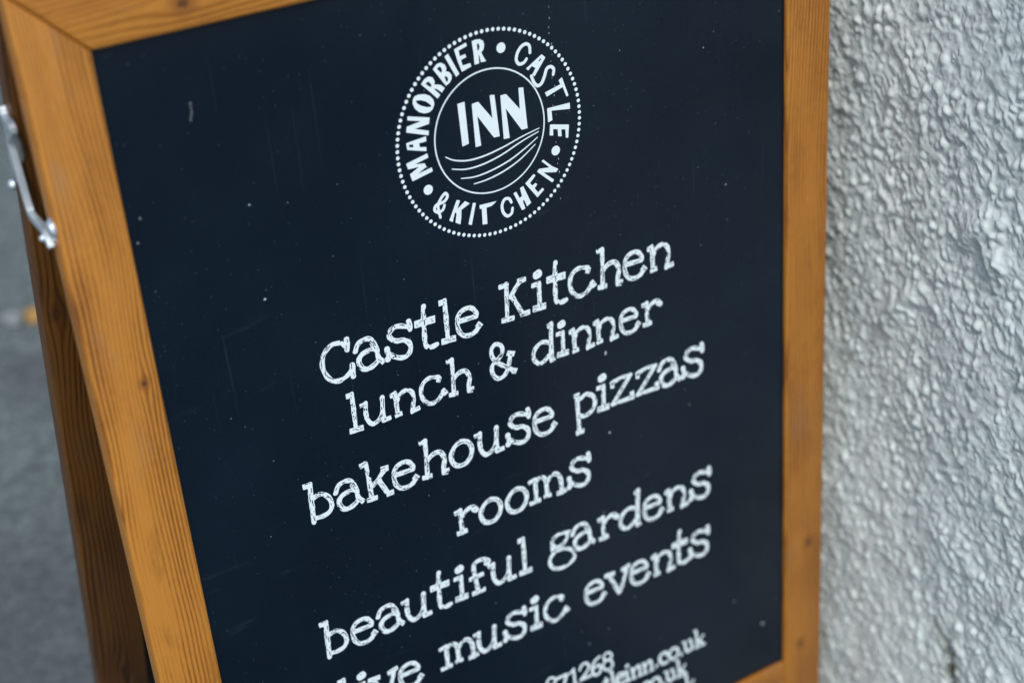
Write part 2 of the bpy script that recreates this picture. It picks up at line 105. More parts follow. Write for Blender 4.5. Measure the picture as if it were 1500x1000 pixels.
def wood(name, axis, seed, knots=(), ring=.0042, tone=1.0, con=1.0):
    """stained pine; axis = 0 grain runs along local x, 1 along local y.  knots: (x, y, radius)"""
    t = NT(name); x, y, z = t.sep(t.obj())[:3]
    a, b = (y, x) if axis == 0 else (x, y)
    A = t.m2('ADD', a, t.m2('MULTIPLY', z, .7))
    wp = t.noise(t.comb(t.m2('MULTIPLY_ADD', A, 9., seed), t.m2('MULTIPLY', b, 2.2), t.m2('MULTIPLY', z, 9.)), 1, 3, .45)
    aw = t.m2('ADD', A, t.m2('MULTIPLY', t.m2('SUBTRACT', wp, .5), .05))
    kd = None; kr = None
    for (kx, ky, r) in knots:
        ka, kb = (ky, kx) if axis == 0 else (kx, ky)
        dx = t.m2('SUBTRACT', a, ka); dy = t.m2('MULTIPLY', t.m2('SUBTRACT', b, kb), .33)
        dl = t.m2('MULTIPLY', t.m2('SUBTRACT', b, kb), .8)
        r2 = t.m2('ADD', t.m2('MULTIPLY', dx, dx), t.m2('MULTIPLY', dy, dy))
        rr = t.m2('SQRT', r2)
        wgt = t.m2('EXPONENT', t.m2('MULTIPLY', r2, -1/(r*3.0)**2))
        push = t.m2('DIVIDE', dx, t.m2('ADD', rr, r*.9))
        aw = t.m2('SUBTRACT', aw, t.m2('MULTIPLY', t.m2('MULTIPLY', push, wgt), r*1.5))
        rl = t.m2('SQRT', t.m2('ADD', t.m2('MULTIPLY', dx, dx), t.m2('MULTIPLY', dl, dl)))
        k = t.smooth(rl, r*.35, r*.95, 1, 0); k2 = t.smooth(rl, r*.8, r*2.6, 1, 0)
        kd = k if kd is None else t.m2('MAXIMUM', kd, k)
        kr = k2 if kr is None else t.m2('MAXIMUM', kr, k2)
    jit = t.noise(t.comb(t.m2('MULTIPLY_ADD', aw, 70, seed*3), t.m2('MULTIPLY', b, 1.5), 0.), 1, 2)
    ph = t.m2('ADD', t.m2('MULTIPLY', aw, 2*math.pi/ring), t.m2('MULTIPLY', jit, 7.))
    s = t.m2('MULTIPLY_ADD', t.m2('SINE', ph), .5, .5)
    s = t.m2('POWER', s, 1.6)
    amp = t.noise(t.comb(t.m2('MULTIPLY_ADD', A, 45, seed), t.m2('MULTIPLY', b, 3.), 3.), 1, 2)
    s = t.m2('MULTIPLY', s, t.smooth(amp, .3, .65, .25, 1.))
    fib = t.noise(t.comb(t.m2('MULTIPLY', aw, 1100), t.m2('MULTIPLY', b, 45), t.m2('MULTIPLY', z, 300)), 1, 3, .6)
    mot = t.noise(t.comb(t.m2('MULTIPLY_ADD', a, 300, seed), t.m2('MULTIPLY', b, 130), 1.), 1, 3, .6)
    blo = t.noise(t.comb(t.m2('MULTIPLY_ADD', a, 20, seed), t.m2('MULTIPLY', b, 9.), t.m2('MULTIPLY', z, 9)), 1, 3)
    f = t.m2('ADD', t.m2('MULTIPLY', s, .72*con), t.m2('ADD', t.m2('MULTIPLY', t.m2('SUBTRACT', fib, .5), .55), t.m2('MULTIPLY', t.m2('SUBTRACT', blo, .5), 1.1)))
    f = t.m2('ADD', f, t.m2('MULTIPLY', t.m2('SUBTRACT', mot, .5), .40))
    T = tone*.86
    c = t.ramp(f, (.0, (.60*T, .240*T, .031*T)), (.35, (.42*T, .150*T, .016*T)), (.75, (.23*T, .073*T, .009*T)), (1., (.12*T, .036*T, .005*T)))
    if kd is not None:
        c = t.mix(t.m2('MULTIPLY', kr, .55), c, (.24*T, .075*T, .014*T))
        c = t.mix(t.m2('MULTIPLY', kd, .72), c, (.055, .018, .007))
    wr = t.noise(t.comb(t.m2('MULTIPLY_ADD', a, 26, seed*2), t.m2('MULTIPLY', b, 8), t.m2('MULTIPLY', z, 20)), 1, 5, .65)
    c = t.mix(t.m2('MULTIPLY', t.smooth(wr, .57, .74), .42), c, (.30*T, .205*T, .125*T))
    c = t.mix(t.m2('MULTIPLY', t.smooth(wr, .42, .28), .45), c, (.17*T, .062*T, .012*T))
    v = t.voro(t.comb(t.m2('MULTIPLY_ADD', x, 45, seed), t.m2('MULTIPLY', y, 28), t.m2('MULTIPLY', z, 45)), 1)
    sel = t.m2('MULTIPLY', t.smooth(v[0], .035, .075, 1, 0), t.m2('GREATER_THAN', t.sep(v[1])[0], .8))
    c = t.mix(t.m2('MULTIPLY', sel, .6), c, (.62, .52, .40))
    t.bump(t.m2('ADD', t.m2('MULTIPLY', s, -.5), fib), .22, .0006)
    return t.base(c, t.m2('ADD', .42, t.m2('MULTIPLY', fib, .14)), Specular_IOR_Level=.45)

def panel_mat(name):
    t = NT(name); o = t.obj()
    big = t.smooth(t.noise(o, 4.5, 5, .6), .3, .7); fine = t.noise(o, 900, 2, .6)
    c = t.mix(big, (.0004, .0052, .0125), (.0022, .0088, .0185))
    c = t.mix(t.smooth(fine, .62, .8), c, (.02, .03, .042))
    clump = t.noise(o, 9, 3)
    for sc_, th, siz, col, k in ((95, .72, .055, (.16, .23, .28), .75), (34, .90, .035, (.38, .43, .42), .7), (260, .80, .14, (.06, .09, .11), .6)):
        v = t.voro(o, sc_); r = t.sep(v[1])[0]
        sel = t.m2('MULTIPLY', t.smooth(v[0], siz*.5, siz, 1, 0), t.m2('GREATER_THAN', t.m2('ADD', r, t.m2('MULTIPLY', t.m2('SUBTRACT', clump, .5), .6)), th))
        c = t.mix(t.m2('MULTIPLY', sel, k), c, col)
    # dry wipe streaks and faint water runs
    x, y, z = t.sep(o)[:3]
    st = t.noise(t.comb(t.m2('MULTIPLY', x, 260), t.m2('MULTIPLY', y, 6), 0.), 1, 3)
    c = t.mix(t.m2('MULTIPLY', t.smooth(st, .66, .8), .18), c, (.07, .10, .12))
    smu = t.noise(t.comb(t.m2('ADD', t.m2('MULTIPLY', x, 14), t.m2('MULTIPLY', y, 26)), t.m2('MULTIPLY', y, 60), 2.), 1, 4, .6)
    c = t.mix(t.m2('MULTIPLY', t.smooth(smu, .62, .8), .12), c, (.06, .085, .105))
    t.bump(t.noise(o, 700, 2), .05, .0003)
    return t.base(c, t.m2('ADD', .20, t.m2('MULTIPLY', big, .08)), Specular_IOR_Level=.36)

def vinyl():
    t = NT('white_vinyl'); o = t.obj()
    c = t.mix(t.noise(o, 160, 3), (.74, .84, .85), (.82, .90, .90))
    return t.base(c, .55, Specular_IOR_Level=.3)

def zinc():
    t = NT('zinc_plate'); o = t.obj(); n = t.noise(o, 180, 3); n2 = t.noise(o, 1500, 2)
    c = t.mix(n, (.62, .68, .70), (.82, .88, .90)); t.bump(n2, .15, .0004)
    return t.base(c, t.m2('ADD', .34, t.m2('MULTIPLY', n, .2)), Metallic=.9)

def wall_mat():
    t = NT('painted_roughcast'); o = t.obj()
    geo = t.n('ShaderNodeNewGeometry')
    big = t.noise(o, 3.5, 4, .55); mid = t.noise(o, 30, 4, .6); fine = t.noise(o, 420, 3, .6)
    c = t.mix(big, (.60, .655, .615), (.72, .775, .725))
    c = t.mix(t.m2('MULTIPLY', t.smooth(mid, .52, .75), .35), c, (.50, .50, .485))
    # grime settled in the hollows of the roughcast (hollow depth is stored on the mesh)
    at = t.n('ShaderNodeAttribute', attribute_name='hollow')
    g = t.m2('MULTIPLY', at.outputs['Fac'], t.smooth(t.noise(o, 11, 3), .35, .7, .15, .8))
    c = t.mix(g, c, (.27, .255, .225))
    # algae in the crack low on the wall
    al = t.n('ShaderNodeAttribute', attribute_name='algae')
    c = t.mix(t.m2('MULTIPLY', al.outputs['Fac'], t.smooth(t.noise(o, 60, 4, .7), .32, .58)), c, (.075, .085, .030))
    v = t.voro(o, 75); sel = t.m2('MULTIPLY', t.smooth(v[0], .05, .10, 1, 0), t.m2('GREATER_THAN', t.sep(v[1])[0], .93))
    c = t.mix(t.m2('MULTIPLY', sel, .7), c, (.10, .09, .08))
    t.bump(t.m2('ADD', t.m2('MULTIPLY', fine, .6), t.noise(o, 160, 3)), .45, .0012)
    return t.base(c, .75, Specular_IOR_Level=.2)

def asphalt():
    t = NT('tarmac'); o = t.obj()
    v = t.voro(o, 130); st = t.sep(v[1])[0]
    big = t.noise(o, 1.6, 4, .6); mid = t.noise(o, 14, 4, .6)
    c = t.mix(st, (.078, .098, .095), (.19, .225, .215))
    c = t.mix(t.smooth(t.voro(o, 130, 'DISTANCE_TO_EDGE')[0], 0, .12, .8, 0), c, (.03, .035, .04))
    c = t.mix(t.m2('MULTIPLY', t.smooth(big, .35, .6), .65), c, (.055, .063, .068))
    pt = t.noise(o, 5.5, 3, .6); c = t.mix(t.m2('MULTIPLY', t.smooth(pt, .58, .72), .5), c, (.05, .055, .058))
    c = t.mix(t.m2('MULTIPLY', t.smooth(mid, .55, .75), .5), c, (.17, .18, .185))
    t.bump(v[0], .6, .004)
    return t.base(c, .8)

def flat_leaf():
    t = NT('autumn_leaf'); o = t.obj()
    c = t.mix(t.noise(o, 60, 3), (.36, .18, .035), (.44, .26, .07))
    return t.base(c, .6)

def pebble():
    t = NT('pale_stone'); o = t.obj()
    return t.base(t.mix(t.noise(o, 80, 3), (.17, .18, .185), (.26, .27, .27)), .8)

# ---------------------------------------------------------------- object helpers
def link(o, parent=None):
    sc.collection.objects.link(o)
    if parent is not None: o.parent = parent
    return o
def mesh_obj(name, verts, faces, mat, parent=None, smooth=False):
    me = bpy.data.meshes.new(name); me.from_pydata(verts, [], faces); me.update()
    me.materials.append(mat)
    if smooth: me.polygons.foreach_set('use_smooth', [True]*len(me.polygons))
    return link(bpy.data.objects.new(name, me), parent)
def from_bm(name, bm, mat, parent=None, smooth=True, autos=40):
    bmesh.ops.recalc_face_normals(bm, faces=bm.faces)
    me = bpy.data.meshes.new(name); bm.to_mesh(me); bm.free(); me.materials.append(mat)
    me.polygons.foreach_set('use_smooth', [smooth]*len(me.polygons))
    o = link(bpy.data.objects.new(name, me), parent)
    if smooth:
        me.set_sharp_from_angle(angle=math.radians(autos))
    return o
def prism(poly, n0, n1, bev=.002, seg=3, cuts=0, axis=1):
    """polygon in (u, v) metres, extruded from n0 to n1, edges rounded"""
    bm = bmesh.new()
    a = [bm.verts.new((x, y, n0)) for x, y in poly]; b = [bm.verts.new((x, y, n1)) for x, y in poly]
    bm.faces.new(a); bm.faces.new(list(reversed(b)))
    for i in range(len(poly)):
        j = (i+1) % len(poly); bm.faces.new((a[i], b[i], b[j], a[j]))
    bmesh.ops.recalc_face_normals(bm, faces=bm.faces)
    if bev: bmesh.ops.bevel(bm, geom=list(bm.edges), offset=bev, segments=seg, profile=.5, affect='EDGES')
    return bm
def cyl(bm, p, d, r, h, seg=20, dome=0.):
    """disc / head: base centre p, axis d, optional domed top"""
    d = Vector(d).normalized(); q = d.to_track_quat('Z', 'Y'); p = Vector(p)
    rings = [(r, 0), (r, h*.75), (r*.93, h)] if not dome else [(r, 0)] + [(r*math.cos(t), h*.35+(h*.65+dome)*math.sin(t)) for t in [0, .3, .6, .9, 1.2, 1.45]]
    prev = None
    for rr, z in rings:
        vs = [bm.verts.new(p + q @ Vector((rr*math.cos(2*math.pi*i/seg), rr*math.sin(2*math.pi*i/seg), z))) for i in range(seg)]
        if prev:
            for i in range(seg): bm.faces.new((prev[i], prev[(i+1) % seg], vs[(i+1) % seg], vs[i]))
        else: bm.faces.new(list(reversed(vs)))
        prev = vs
    bm.faces.new(prev)

# ---------------------------------------------------------------- ground
gm = asphalt()
ys = [-60, -20, -6, -2, -.5, .2, 1, 2, 4, 8, 20, 60]
g_v = [(x, y, GZ) for y in ys for x in ys]; n_ = len(ys)
ground = mesh_obj('ground', g_v, [(j*n_+i, j*n_+i+1, (j+1)*n_+i+1, (j+1)*n_+i) for j in range(n_-1) for i in range(n_-1)], gm)
ground['kind'] = 'structure'; ground['label'] = 'blurred blue-grey tarmac beneath and behind the board'

# ---------------------------------------------------------------- roughcast wall
def vnoise(x, y, s, seed):
    X, Y = x/s, y/s; xi, yi = np.floor(X).astype(int), np.floor(Y).astype(int); fx, fy = X-xi, Y-yi
    fx = fx*fx*(3-2*fx); fy = fy*fy*(3-2*fy)
    tab = np.random.RandomState(seed).rand(4096)
    h = lambda a, b: tab[((a*73856093) ^ (b*19349663)) & 4095]
    return (h(xi, yi)*(1-fx)+h(xi+1, yi)*fx)*(1-fy) + (h(xi, yi+1)*(1-fx)+h(xi+1, yi+1)*fx)*fy
YAW = math.radians(-5)
wn = Vector((math.cos(YAW), math.sin(YAW), 0)); wt = Vector((-math.sin(YAW), math.cos(YAW), 0)); wp0 = Vector((.622, 0, 0))
def build_wall():
    st = 1.1; S0, S1, Z0, Z1 = -520., 160., -892., 170.
    def axis(a, b, lo, hi):
        c = list(np.arange(a, b+.1, st)); d = st; x = c[0]; L = []
        while x > lo: d = min(d*1.22, 250); x -= d; L.append(max(x, lo))
        d = st; x = c[-1]; Rr = []
        while x < hi: d = min(d*1.22, 250); x += d; Rr.append(min(x, hi))
        return np.array(L[::-1]+c+Rr)
    s = axis(S0, S1, -600, 4200); z = axis(Z0, Z1, -900, 1900)
    Sg, Zg = np.meshgrid(s, z)
    H = np.zeros_like(Sg)
    i0 = int(np.searchsorted(s, S0-.01)); j0 = int(np.searchsorted(z, Z0-.01))
    nx = int((S1-S0)/st)+1; ny = int((Z1-Z0)/st)+1
    X, Y = np.meshgrid(S0+np.arange(nx)*st, Z0+np.arange(ny)*st)
    D = np.full(X.shape, 0.)
    clus = vnoise(X, Y, 46, 3)*.6+vnoise(X, Y, 19, 4)*.4
    wx = (vnoise(X, Y, 14, 21)-.5)*5; wy = (vnoise(X, Y, 14, 22)-.5)*5
    R_ = np.random.RandomState(5)
    def splat(n, rlo, rhi, hk, thr):
        for _ in range(n):
            cx = R_.uniform(S0, S1); cy = R_.uniform(Z0, Z1)
            ci = min(nx-1, int((cx-S0)/st)); cj = min(ny-1, int((cy-Z0)/st))
            if clus[cj, ci] < R_.uniform(*thr): continue
            r = rlo*(rhi/rlo)**(R_.rand()**1.6); el = R_.uniform(.65, 1.0); an = R_.uniform(0, math.pi)
            hh = r*hk*R_.uniform(.55, 1.2)
            k = int(r/st)+3
            a0, a1, b0, b1 = max(0, cj-k), min(ny, cj+k+1), max(0, ci-k), min(nx, ci+k+1)
            dx = X[a0:a1, b0:b1]-cx+wx[a0:a1, b0:b1]*.35; dy = Y[a0:a1, b0:b1]-cy+wy[a0:a1, b0:b1]*.35
            u = (dx*math.cos(an)+dy*math.sin(an))/r; v = (-dx*math.sin(an)+dy*math.cos(an))/(r*el)
            q = 1-(u*u+v*v)
            cap = np.where(q > 0, hh*np.power(np.clip(q, 0, 1), .8), 0)
            D[a0:a1, b0:b1] = np.maximum(D[a0:a1, b0:b1], cap) + .22*np.minimum(D[a0:a1, b0:b1], cap)
    ax_, ay_ = X*.83+Y*.56, -X*.56+Y*.83       # the coat was thrown and dragged: ridges lean one way
    rid = lambda s, e, sd: 1-np.abs(2*vnoise(ax_+wx, (ay_+wy)*e, s, sd)-1)
    D += 1.8*rid(17, .6, 31)**2*vnoise(X, Y, 30, 35) + 1.3*rid(9, .8, 32)**1.5 + .8*rid(4.2, .9, 33)
    splat(700, 9, 18, .13, (.35, .6))
    splat(27000, 2.2, 6.6, .50, (.0, .60))
    splat(26000, 1.2, 2.6, .75, (.1, .7))
    # a few trowelled ridges of thicker plaster
    for (cx, cy, L, wd, an, hh) in ((-118, -330, 34, 9, -1.0, 6), (-190, -215, 26, 12, -.9, 6), (-215, -228, 12, 12, -.6, 5.), (-90, -250, 60, 5, -.9, 2.5), (-330, -480, 60, 7, -1.1, 3)):
        u = (X-cx)*math.cos(an)+(Y-cy)*math.sin(an); v = -(X-cx)*math.sin(an)+(Y-cy)*math.cos(an)+wx*.6
        D += hh*np.exp(-(u/L)**4-(v/wd)**2)
    def blur(A, n=1):
        for _ in range(n):
            A = np.pad(A, 1, 'edge'); A = (A[:-2, 1:-1]+A[2:, 1:-1]+A[1:-1, :-2]+A[1:-1, 2:]+4*A[1:-1, 1:-1])/8
        return A
    soft = blur(D, 22)
    D = blur(D, 1)*.85+D*.5
    # crack with algae
    cr = np.full(X.shape, 1e9)
    pts = [(-236, -598), (-248, -601), (-260, -606), (-267, -618), (-271, -640), (-274, -668), (-270, -700), (-276, -740)]
    for (ax, ay), (bx, by) in zip(pts, pts[1:]):
        ex, ey = bx-ax, by-ay; tt = np.clip(((X-ax)*ex+(Y-ay)*ey)/(ex*ex+ey*ey), 0, 1)
        cr = np.minimum(cr, np.hypot(X+wx*.8-ax-tt*ex, Y+wy*.8-ay-tt*ey))
    D -= 6*np.exp(-(cr/3.2)**2)*(vnoise(X, Y, 7, 9)*.6+.4)
    algae = np.exp(-(cr/8.)**2)*np.clip((-598-Y)/12, 0.35, 1)
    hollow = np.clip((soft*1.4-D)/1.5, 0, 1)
    H += (vnoise(Sg, Zg, 310, 11)-.5)*14 + (vnoise(Sg, Zg, 120, 12)-.5)*7 + (vnoise(Sg, Zg, 46, 13)-.5)*3.5
    ex = np.minimum.reduce([np.clip((X-S0)/20, 0, 1), np.clip((S1-X)/20, 0, 1), np.clip((Z1-Y)/20, 0, 1)])
    H[j0:j0+ny, i0:i0+nx] += D*ex + 1.6*(1-ex)
    msk = np.ones_like(H); msk[j0:j0+ny, i0:i0+nx] = 0
    H += msk*(1.6+(vnoise(Sg, Zg, 9, 14)-.3)*2.0)
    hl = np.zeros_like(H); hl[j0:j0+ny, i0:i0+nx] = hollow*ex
    ag = np.zeros_like(H); ag[j0:j0+ny, i0:i0+nx] = algae*ex
    P = np.empty((Sg.size, 3)); Sf, Zf, Hf = Sg.ravel()*MMS, Zg.ravel()*MMS, H.ravel()*MMS
    P[:, 0] = wp0.x+wt.x*Sf-wn.x*Hf; P[:, 1] = wp0.y+wt.y*Sf-wn.y*Hf; P[:, 2] = Zf
    ns, nz = len(s), len(z)
    idx = np.arange(ns*nz).reshape(nz, ns)
    Q = np.stack([idx[:-1, :-1], idx[1:, :-1], idx[1:, 1:], idx[:-1, 1:]], -1).reshape(-1, 4)
    # thick back so that it is a wall and not a sheet: a box border joined to the rim
    rim = np.concatenate([idx[0, :], idx[1:, -1], idx[-1, -2::-1], idx[-2:0:-1, 0]])
    back = P[rim].copy(); back[:, 0] = wp0.x+2.6
    nb = len(P); P = np.vstack([P, back]); m = len(rim)
    side = np.array([[rim[i], nb+i, nb+(i+1) % m, rim[(i+1) % m]] for i in range(m)])
    Q = np.vstack([Q, side[:, ::-1]])
    me = bpy.data.meshes.new('rough_wall')
    me.vertices.add(len(P)); me.vertices.foreach_set('co', P.ravel())
    me.loops.add(Q.size); me.loops.foreach_set('vertex_index', Q.ravel().astype(np.int32))
    me.polygons.add(len(Q)); me.polygons.foreach_set('loop_start', np.arange(0, Q.size, 4, dtype=np.int32))
    me.polygons.foreach_set('loop_total', np.full(len(Q), 4, dtype=np.int32))
    me.update(calc_edges=True); me.validate()
    me.polygons.foreach_set('use_smooth', np.ones(len(me.polygons), bool))
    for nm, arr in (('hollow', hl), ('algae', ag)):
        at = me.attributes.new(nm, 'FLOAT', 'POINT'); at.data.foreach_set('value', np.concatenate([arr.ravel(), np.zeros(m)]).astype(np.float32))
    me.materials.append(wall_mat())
    o = link(bpy.data.objects.new('rough_wall', me))
    o['label'] = 'white painted roughcast wall with pebbly texture beside the board'; o['category'] = 'wall'
build_wall()

# ---------------------------------------------------------------- the A-board
root = link(bpy.data.objects.new('sandwich_board', None)); root.empty_display_size = .1
root.location = (.27, 0, GZ)
root['label'] = 'wooden framed pavement chalkboard advertising a castle inn and kitchen'; root['category'] = 'sandwich board'
# (u right, v down the board, n into the board) -> world
F = Matrix(((1, 0, 0, 0), (0, -sA, cA, 0), (0, -cA, -sA, 0), (0, 0, 0, 1)))
F_l = Matrix.Translation((-.27, 0, -GZ)) @ F
so, co = math.sin(OPEN), math.cos(OPEN)
HV, HN = -.0455, .017
Rr = F_l @ Matrix(((1, 0, 0, 0), (0, co, -so, HV), (0, so, co, HN), (0, 0, 0, 1)))
def place(o, mat): o.matrix_local = mat; return o
UI0, UI1, VI0, VI1 = -.0011, .5397, -.0021, .7267
UO0, UO1, VO0, VE = -.0453, .5838, HV, .900
N0, N1 = -.0045, .0165
W1 = wood('pine_left_stile', 1, 3.1, [(-.0120, .2225, .0024)], .0032)
W2 = wood('pine_right_stile', 1, 11.7, [(.567, .598, .0034), (.558, .712, .0034)], .0034, .84)
W3 = wood('pine_top_rail', 0, 23.3, [(.060, -.0185, .0045)], .0034, 1.0, .7)
W4 = wood('pine_bottom_rail', 0, 31.9, [(.2, .748, .005)], .0042, .84)
def stile_poly(left, e=.0003):
    if left: return [(UO0, VO0), (UI0, VI0), (UI0, VE), (UO0, VE)]
    return [(UI1, VI0), (UO1, VO0), (UO1, VE), (UI1, VE)]
g2 = .00025
place(from_bm('stile', prism([(UO0, VO0+g2*2), (UI0, VI0+g2), (UI0, VE), (UO0, VE)], N0, N1, .0022), W1, root), F_l)
place(from_bm('stile', prism([(UI1, VI0+g2), (UO1, VO0+g2*2), (UO1, VE), (UI1, VE)], N0, N1, .0022), W2, root), F_l)
place(from_bm('top_rail', prism([(UO0+g2*2, VO0), (UO1-g2*2, VO0), (UI1-g2, VI0), (UI0+g2, VI0)], N0, N1, .0022), W3, root), F_l)
place(from_bm('bottom_rail', prism([(UI0+g2, VI1), (UI1-g2, VI1), (UI1-g2, VI1+.045), (UI0+g2, VI1+.045)], N0+.0002, N1-.0002, .0022), W4, root), F_l)
pm = panel_mat('blackboard_vinyl')
panel = place(from_bm('chalk_panel', prism([(UI0-.004, VI0-.004), (UI1+.004, VI0-.004), (UI1+.004, VI1+.004), (UI0-.004, VI1+.004)], 0, .006, 0), pm, root, smooth=False), F_l)
panel['label'] = 'dark navy blackboard panel printed with white lettering'

# rear leaf
B1 = wood('pine_rear_left_shaded', 1, 41.3, [(-.0345, .2614, .0035), (-.020, .70, .004)], .0036, .25, 1.35)  # low tone puts the shade between the leaves into the wood colour
B2 = wood('pine_rear_right', 1, 53.9, [], .0045); B3 = wood('pine_rear_rails', 0, 61.1, [], .005)
v0 = 0.0; iv0 = .0434; iv1 = iv0+.7288; ve = .9455
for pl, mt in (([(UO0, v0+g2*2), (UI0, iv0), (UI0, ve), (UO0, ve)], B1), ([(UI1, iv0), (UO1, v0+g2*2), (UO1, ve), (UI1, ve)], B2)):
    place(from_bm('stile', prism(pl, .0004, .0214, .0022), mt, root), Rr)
place(from_bm('top_rail', prism([(UO0+g2*2, v0), (UO1-g2*2, v0), (UI1-g2, iv0-g2), (UI0+g2, iv0-g2)], .0004, .0214, .0022), B3, root), Rr)
place(from_bm('bottom_rail', prism([(UI0+g2, iv1), (UI1-g2, iv1), (UI1-g2, iv1+.045), (UI0+g2, iv1+.045)], .0006, .0212, .0022), B3, root), Rr)
rp = place(from_bm('chalk_panel', prism([(UI0-.004, iv0-.004), (UI1+.004, iv0-.004), (UI1+.004, iv1+.004), (UI0-.004, iv1+.004)], .0105, .0165, 0), pm, root, smooth=False), Rr)
rp['label'] = 'blank dark panel of the rear leaf seen past the left stile'

# ---------------------------------------------------------------- lettering: signed distance fields -> outlines
def catmull(pts, closed, per=5):
    P = [np.array(q, float) for q in pts]
    if len(P) == 2: return np.array(P)
    if closed: P = P[:-1]; n = len(P); get = lambda i: P[i % n]; rngs = range(n)
    else: n = len(P); get = lambda i: P[min(max(i, 0), n-1)]; rngs = range(n-1)
    out = []
    for i in rngs:
        a, b, c, d = get(i-1), get(i), get(i+1), get(i+2)
        for k in range(per):
            t = k/per
            out.append(.5*((2*b)+(-a+c)*t+(2*a-5*b+4*c-d)*t*t+(-a+3*b-3*c+d)*t**3))
    out.append(get(rngs[-1]+1)); return np.array(out)
def seg_sdf(X, Y, a, b, ra, rb=None, flat=True):
    rb = ra if rb is None else rb
    ex, ey = b-a; L2 = ex*ex+ey*ey+1e-9
    t = ((X-a[0])*ex+(Y-a[1])*ey)/L2; tc = np.clip(t, 0, 1)
    return np.hypot(X-a[0]-tc*ex, Y-a[1]-tc*ey)-(ra+(rb-ra)*tc)
def box_sdf(X, Y, a, b, r, rnd=.45):
    d = b-a; L = np.hypot(*d); ux, uy = d/L; cx, cy = (a+b)/2
    p = np.abs((X-cx)*ux+(Y-cy)*uy)-(L/2-rnd+.2); q = np.abs(-(X-cx)*uy+(Y-cy)*ux)-(r-rnd)
    return np.hypot(np.maximum(p, 0), np.maximum(q, 0))+np.minimum(np.maximum(p, q), 0)-rnd
def march(Fv, xs, ys, h):
    """Fv < 0 inside.  returns verts, faces of the filled region"""
    V, Fc, cache = [], [], {}
    ins = Fv < 0
    def key(k, x, y):
        if k not in cache: cache[k] = len(V); V.append((x, y))
        return cache[k]
    C = ins[:-1, :-1].astype(int)+2*ins[:-1, 1:]+4*ins[1:, 1:]+8*ins[1:, :-1]
    ny, nx = C.shape
    for j in range(ny):
        row = C[j]; nz = np.nonzero(row)[0]
        i = 0; L = len(nz)
        while i < L:
            q = nz[i]
            if row[q] == 15:
                e = i
                while e+1 < L and nz[e+1] == nz[e]+1 and row[nz[e+1]] == 15: e += 1
                a, b = q, nz[e]+1
                Fc.append((key((j, a), xs[a], ys[j]), key((j, b), xs[b], ys[j]), key((j+1, b), xs[b], ys[j+1]), key((j+1, a), xs[a], ys[j+1])))
                i = e+1; continue
            cs = [(j, q), (j, q+1), (j+1, q+1), (j+1, q)]; poly = []
            for n in range(4):
                A, B = cs[n], cs[(n+1) % 4]; fa, fb = Fv[A], Fv[B]
                if fa < 0: poly.append(key(A, xs[A[1]], ys[A[0]]))
                if (fa < 0) != (fb < 0):
                    t = fa/(fa-fb); kk = ('e',)+tuple(sorted((A, B)))
                    poly.append(key(kk, xs[A[1]]*(1-t)+xs[B[1]]*t, ys[A[0]]*(1-t)+ys[B[0]]*t))
            if len(poly) >= 3: Fc.append(tuple(poly))
            i += 1
    return V, Fc
def grid(pts, pad, h):
    lo = pts.min(0)-pad; hi = pts.max(0)+pad
    xs = np.arange(lo[0], hi[0]+h, h); ys = np.arange(lo[1], hi[1]+h, h)
    return xs, ys, *np.meshgrid(xs, ys)
GL = {}
def glyph(ch, h=.34, wid=1.92, scratch=True, seed=0):
    if (ch, scratch) in GL: return GL[(ch, scratch)]
    sd = (ord(ch[-1])*13+(500 if ch[0] == '_' else 0)); rr = np.random.RandomState(sd)
    st = DATA['G'][ch]; allp = np.array([q for _, s in st for q in s])
    xs, ys, X, Y = grid(allp, 5, h); Fv = np.full(X.shape, 9.)
    paths = []
    for wf, s in st:
        closed = len(s) > 3 and s[0] == s[-1]; P = catmull(s, closed, 4); r = wid*wf
        if len(P) == 2 and not ch[0] == '_' and np.hypot(*(P[1]-P[0])) > 3: Fv = np.minimum(Fv, box_sdf(X, Y, P[0], P[1], r))
        else:
            rad = r*(1+.07*np.sin(np.arange(len(P))*.9+rr.rand()*6))
            for k in range(len(P)-1): Fv = np.minimum(Fv, seg_sdf(X, Y, P[k], P[k+1], rad[k], rad[k+1]))
        paths.append((P, r))
    if scratch:
        Fv += (vnoise(X+50, Y+50, 2.2, sd)-.5)*.42+(vnoise(X+50, Y+50, .8, sd+1)-.5)*.12
        for P, r in paths:
            d = np.hypot(*np.diff(P, axis=0).T); L = d.sum(); cum = np.r_[0, np.cumsum(d)]
            n = max(1, int(L/2.3)); pos = 0.6
            for _ in range(n):
                t = rr.uniform(.06, .94)*L; k = min(len(d)-1, int(np.searchsorted(cum, t)-1)); k = max(k, 0)
                e = (P[k+1]-P[k])/max(d[k], 1e-6); c = P[k]+e*(t-cum[k]); nn = np.array([-e[1], e[0]])
                c = c+nn*rr.choice([-1, 1])*r*rr.uniform(.15, .72)
                ln = rr.choice([.6, 1.2, 2.2, 4.0], p=[.3, .3, .25, .15]); wd = rr.uniform(.22, .36)
                e2 = e+nn*rr.uniform(-.18, .18)
                Fv = np.maximum(Fv, -seg_sdf(X, Y, c-e2*ln/2, c+e2*ln/2, wd))
    GL[(ch, scratch)] = march(Fv, xs, ys, h); return GL[(ch, scratch)]
vm = vinyl(); LN = -.00018
def letters(items, name, label, scale=1.):
    V, Fc = [], []
    for ch, u, v, s in items:
        gv, gf = glyph(ch, **(dict(wid=1.25, scratch=False, h=.4) if ch[0] == '_' else {})); b = len(V)
        V += [((u+x*s)*MMS, (v+y*s)*MMS, LN) for x, y in gv]; Fc += [tuple(b+i for i in reversed(f)) for f in gf]
    o = mesh_obj(name, V, Fc, vm, panel); o['label'] = label; return o
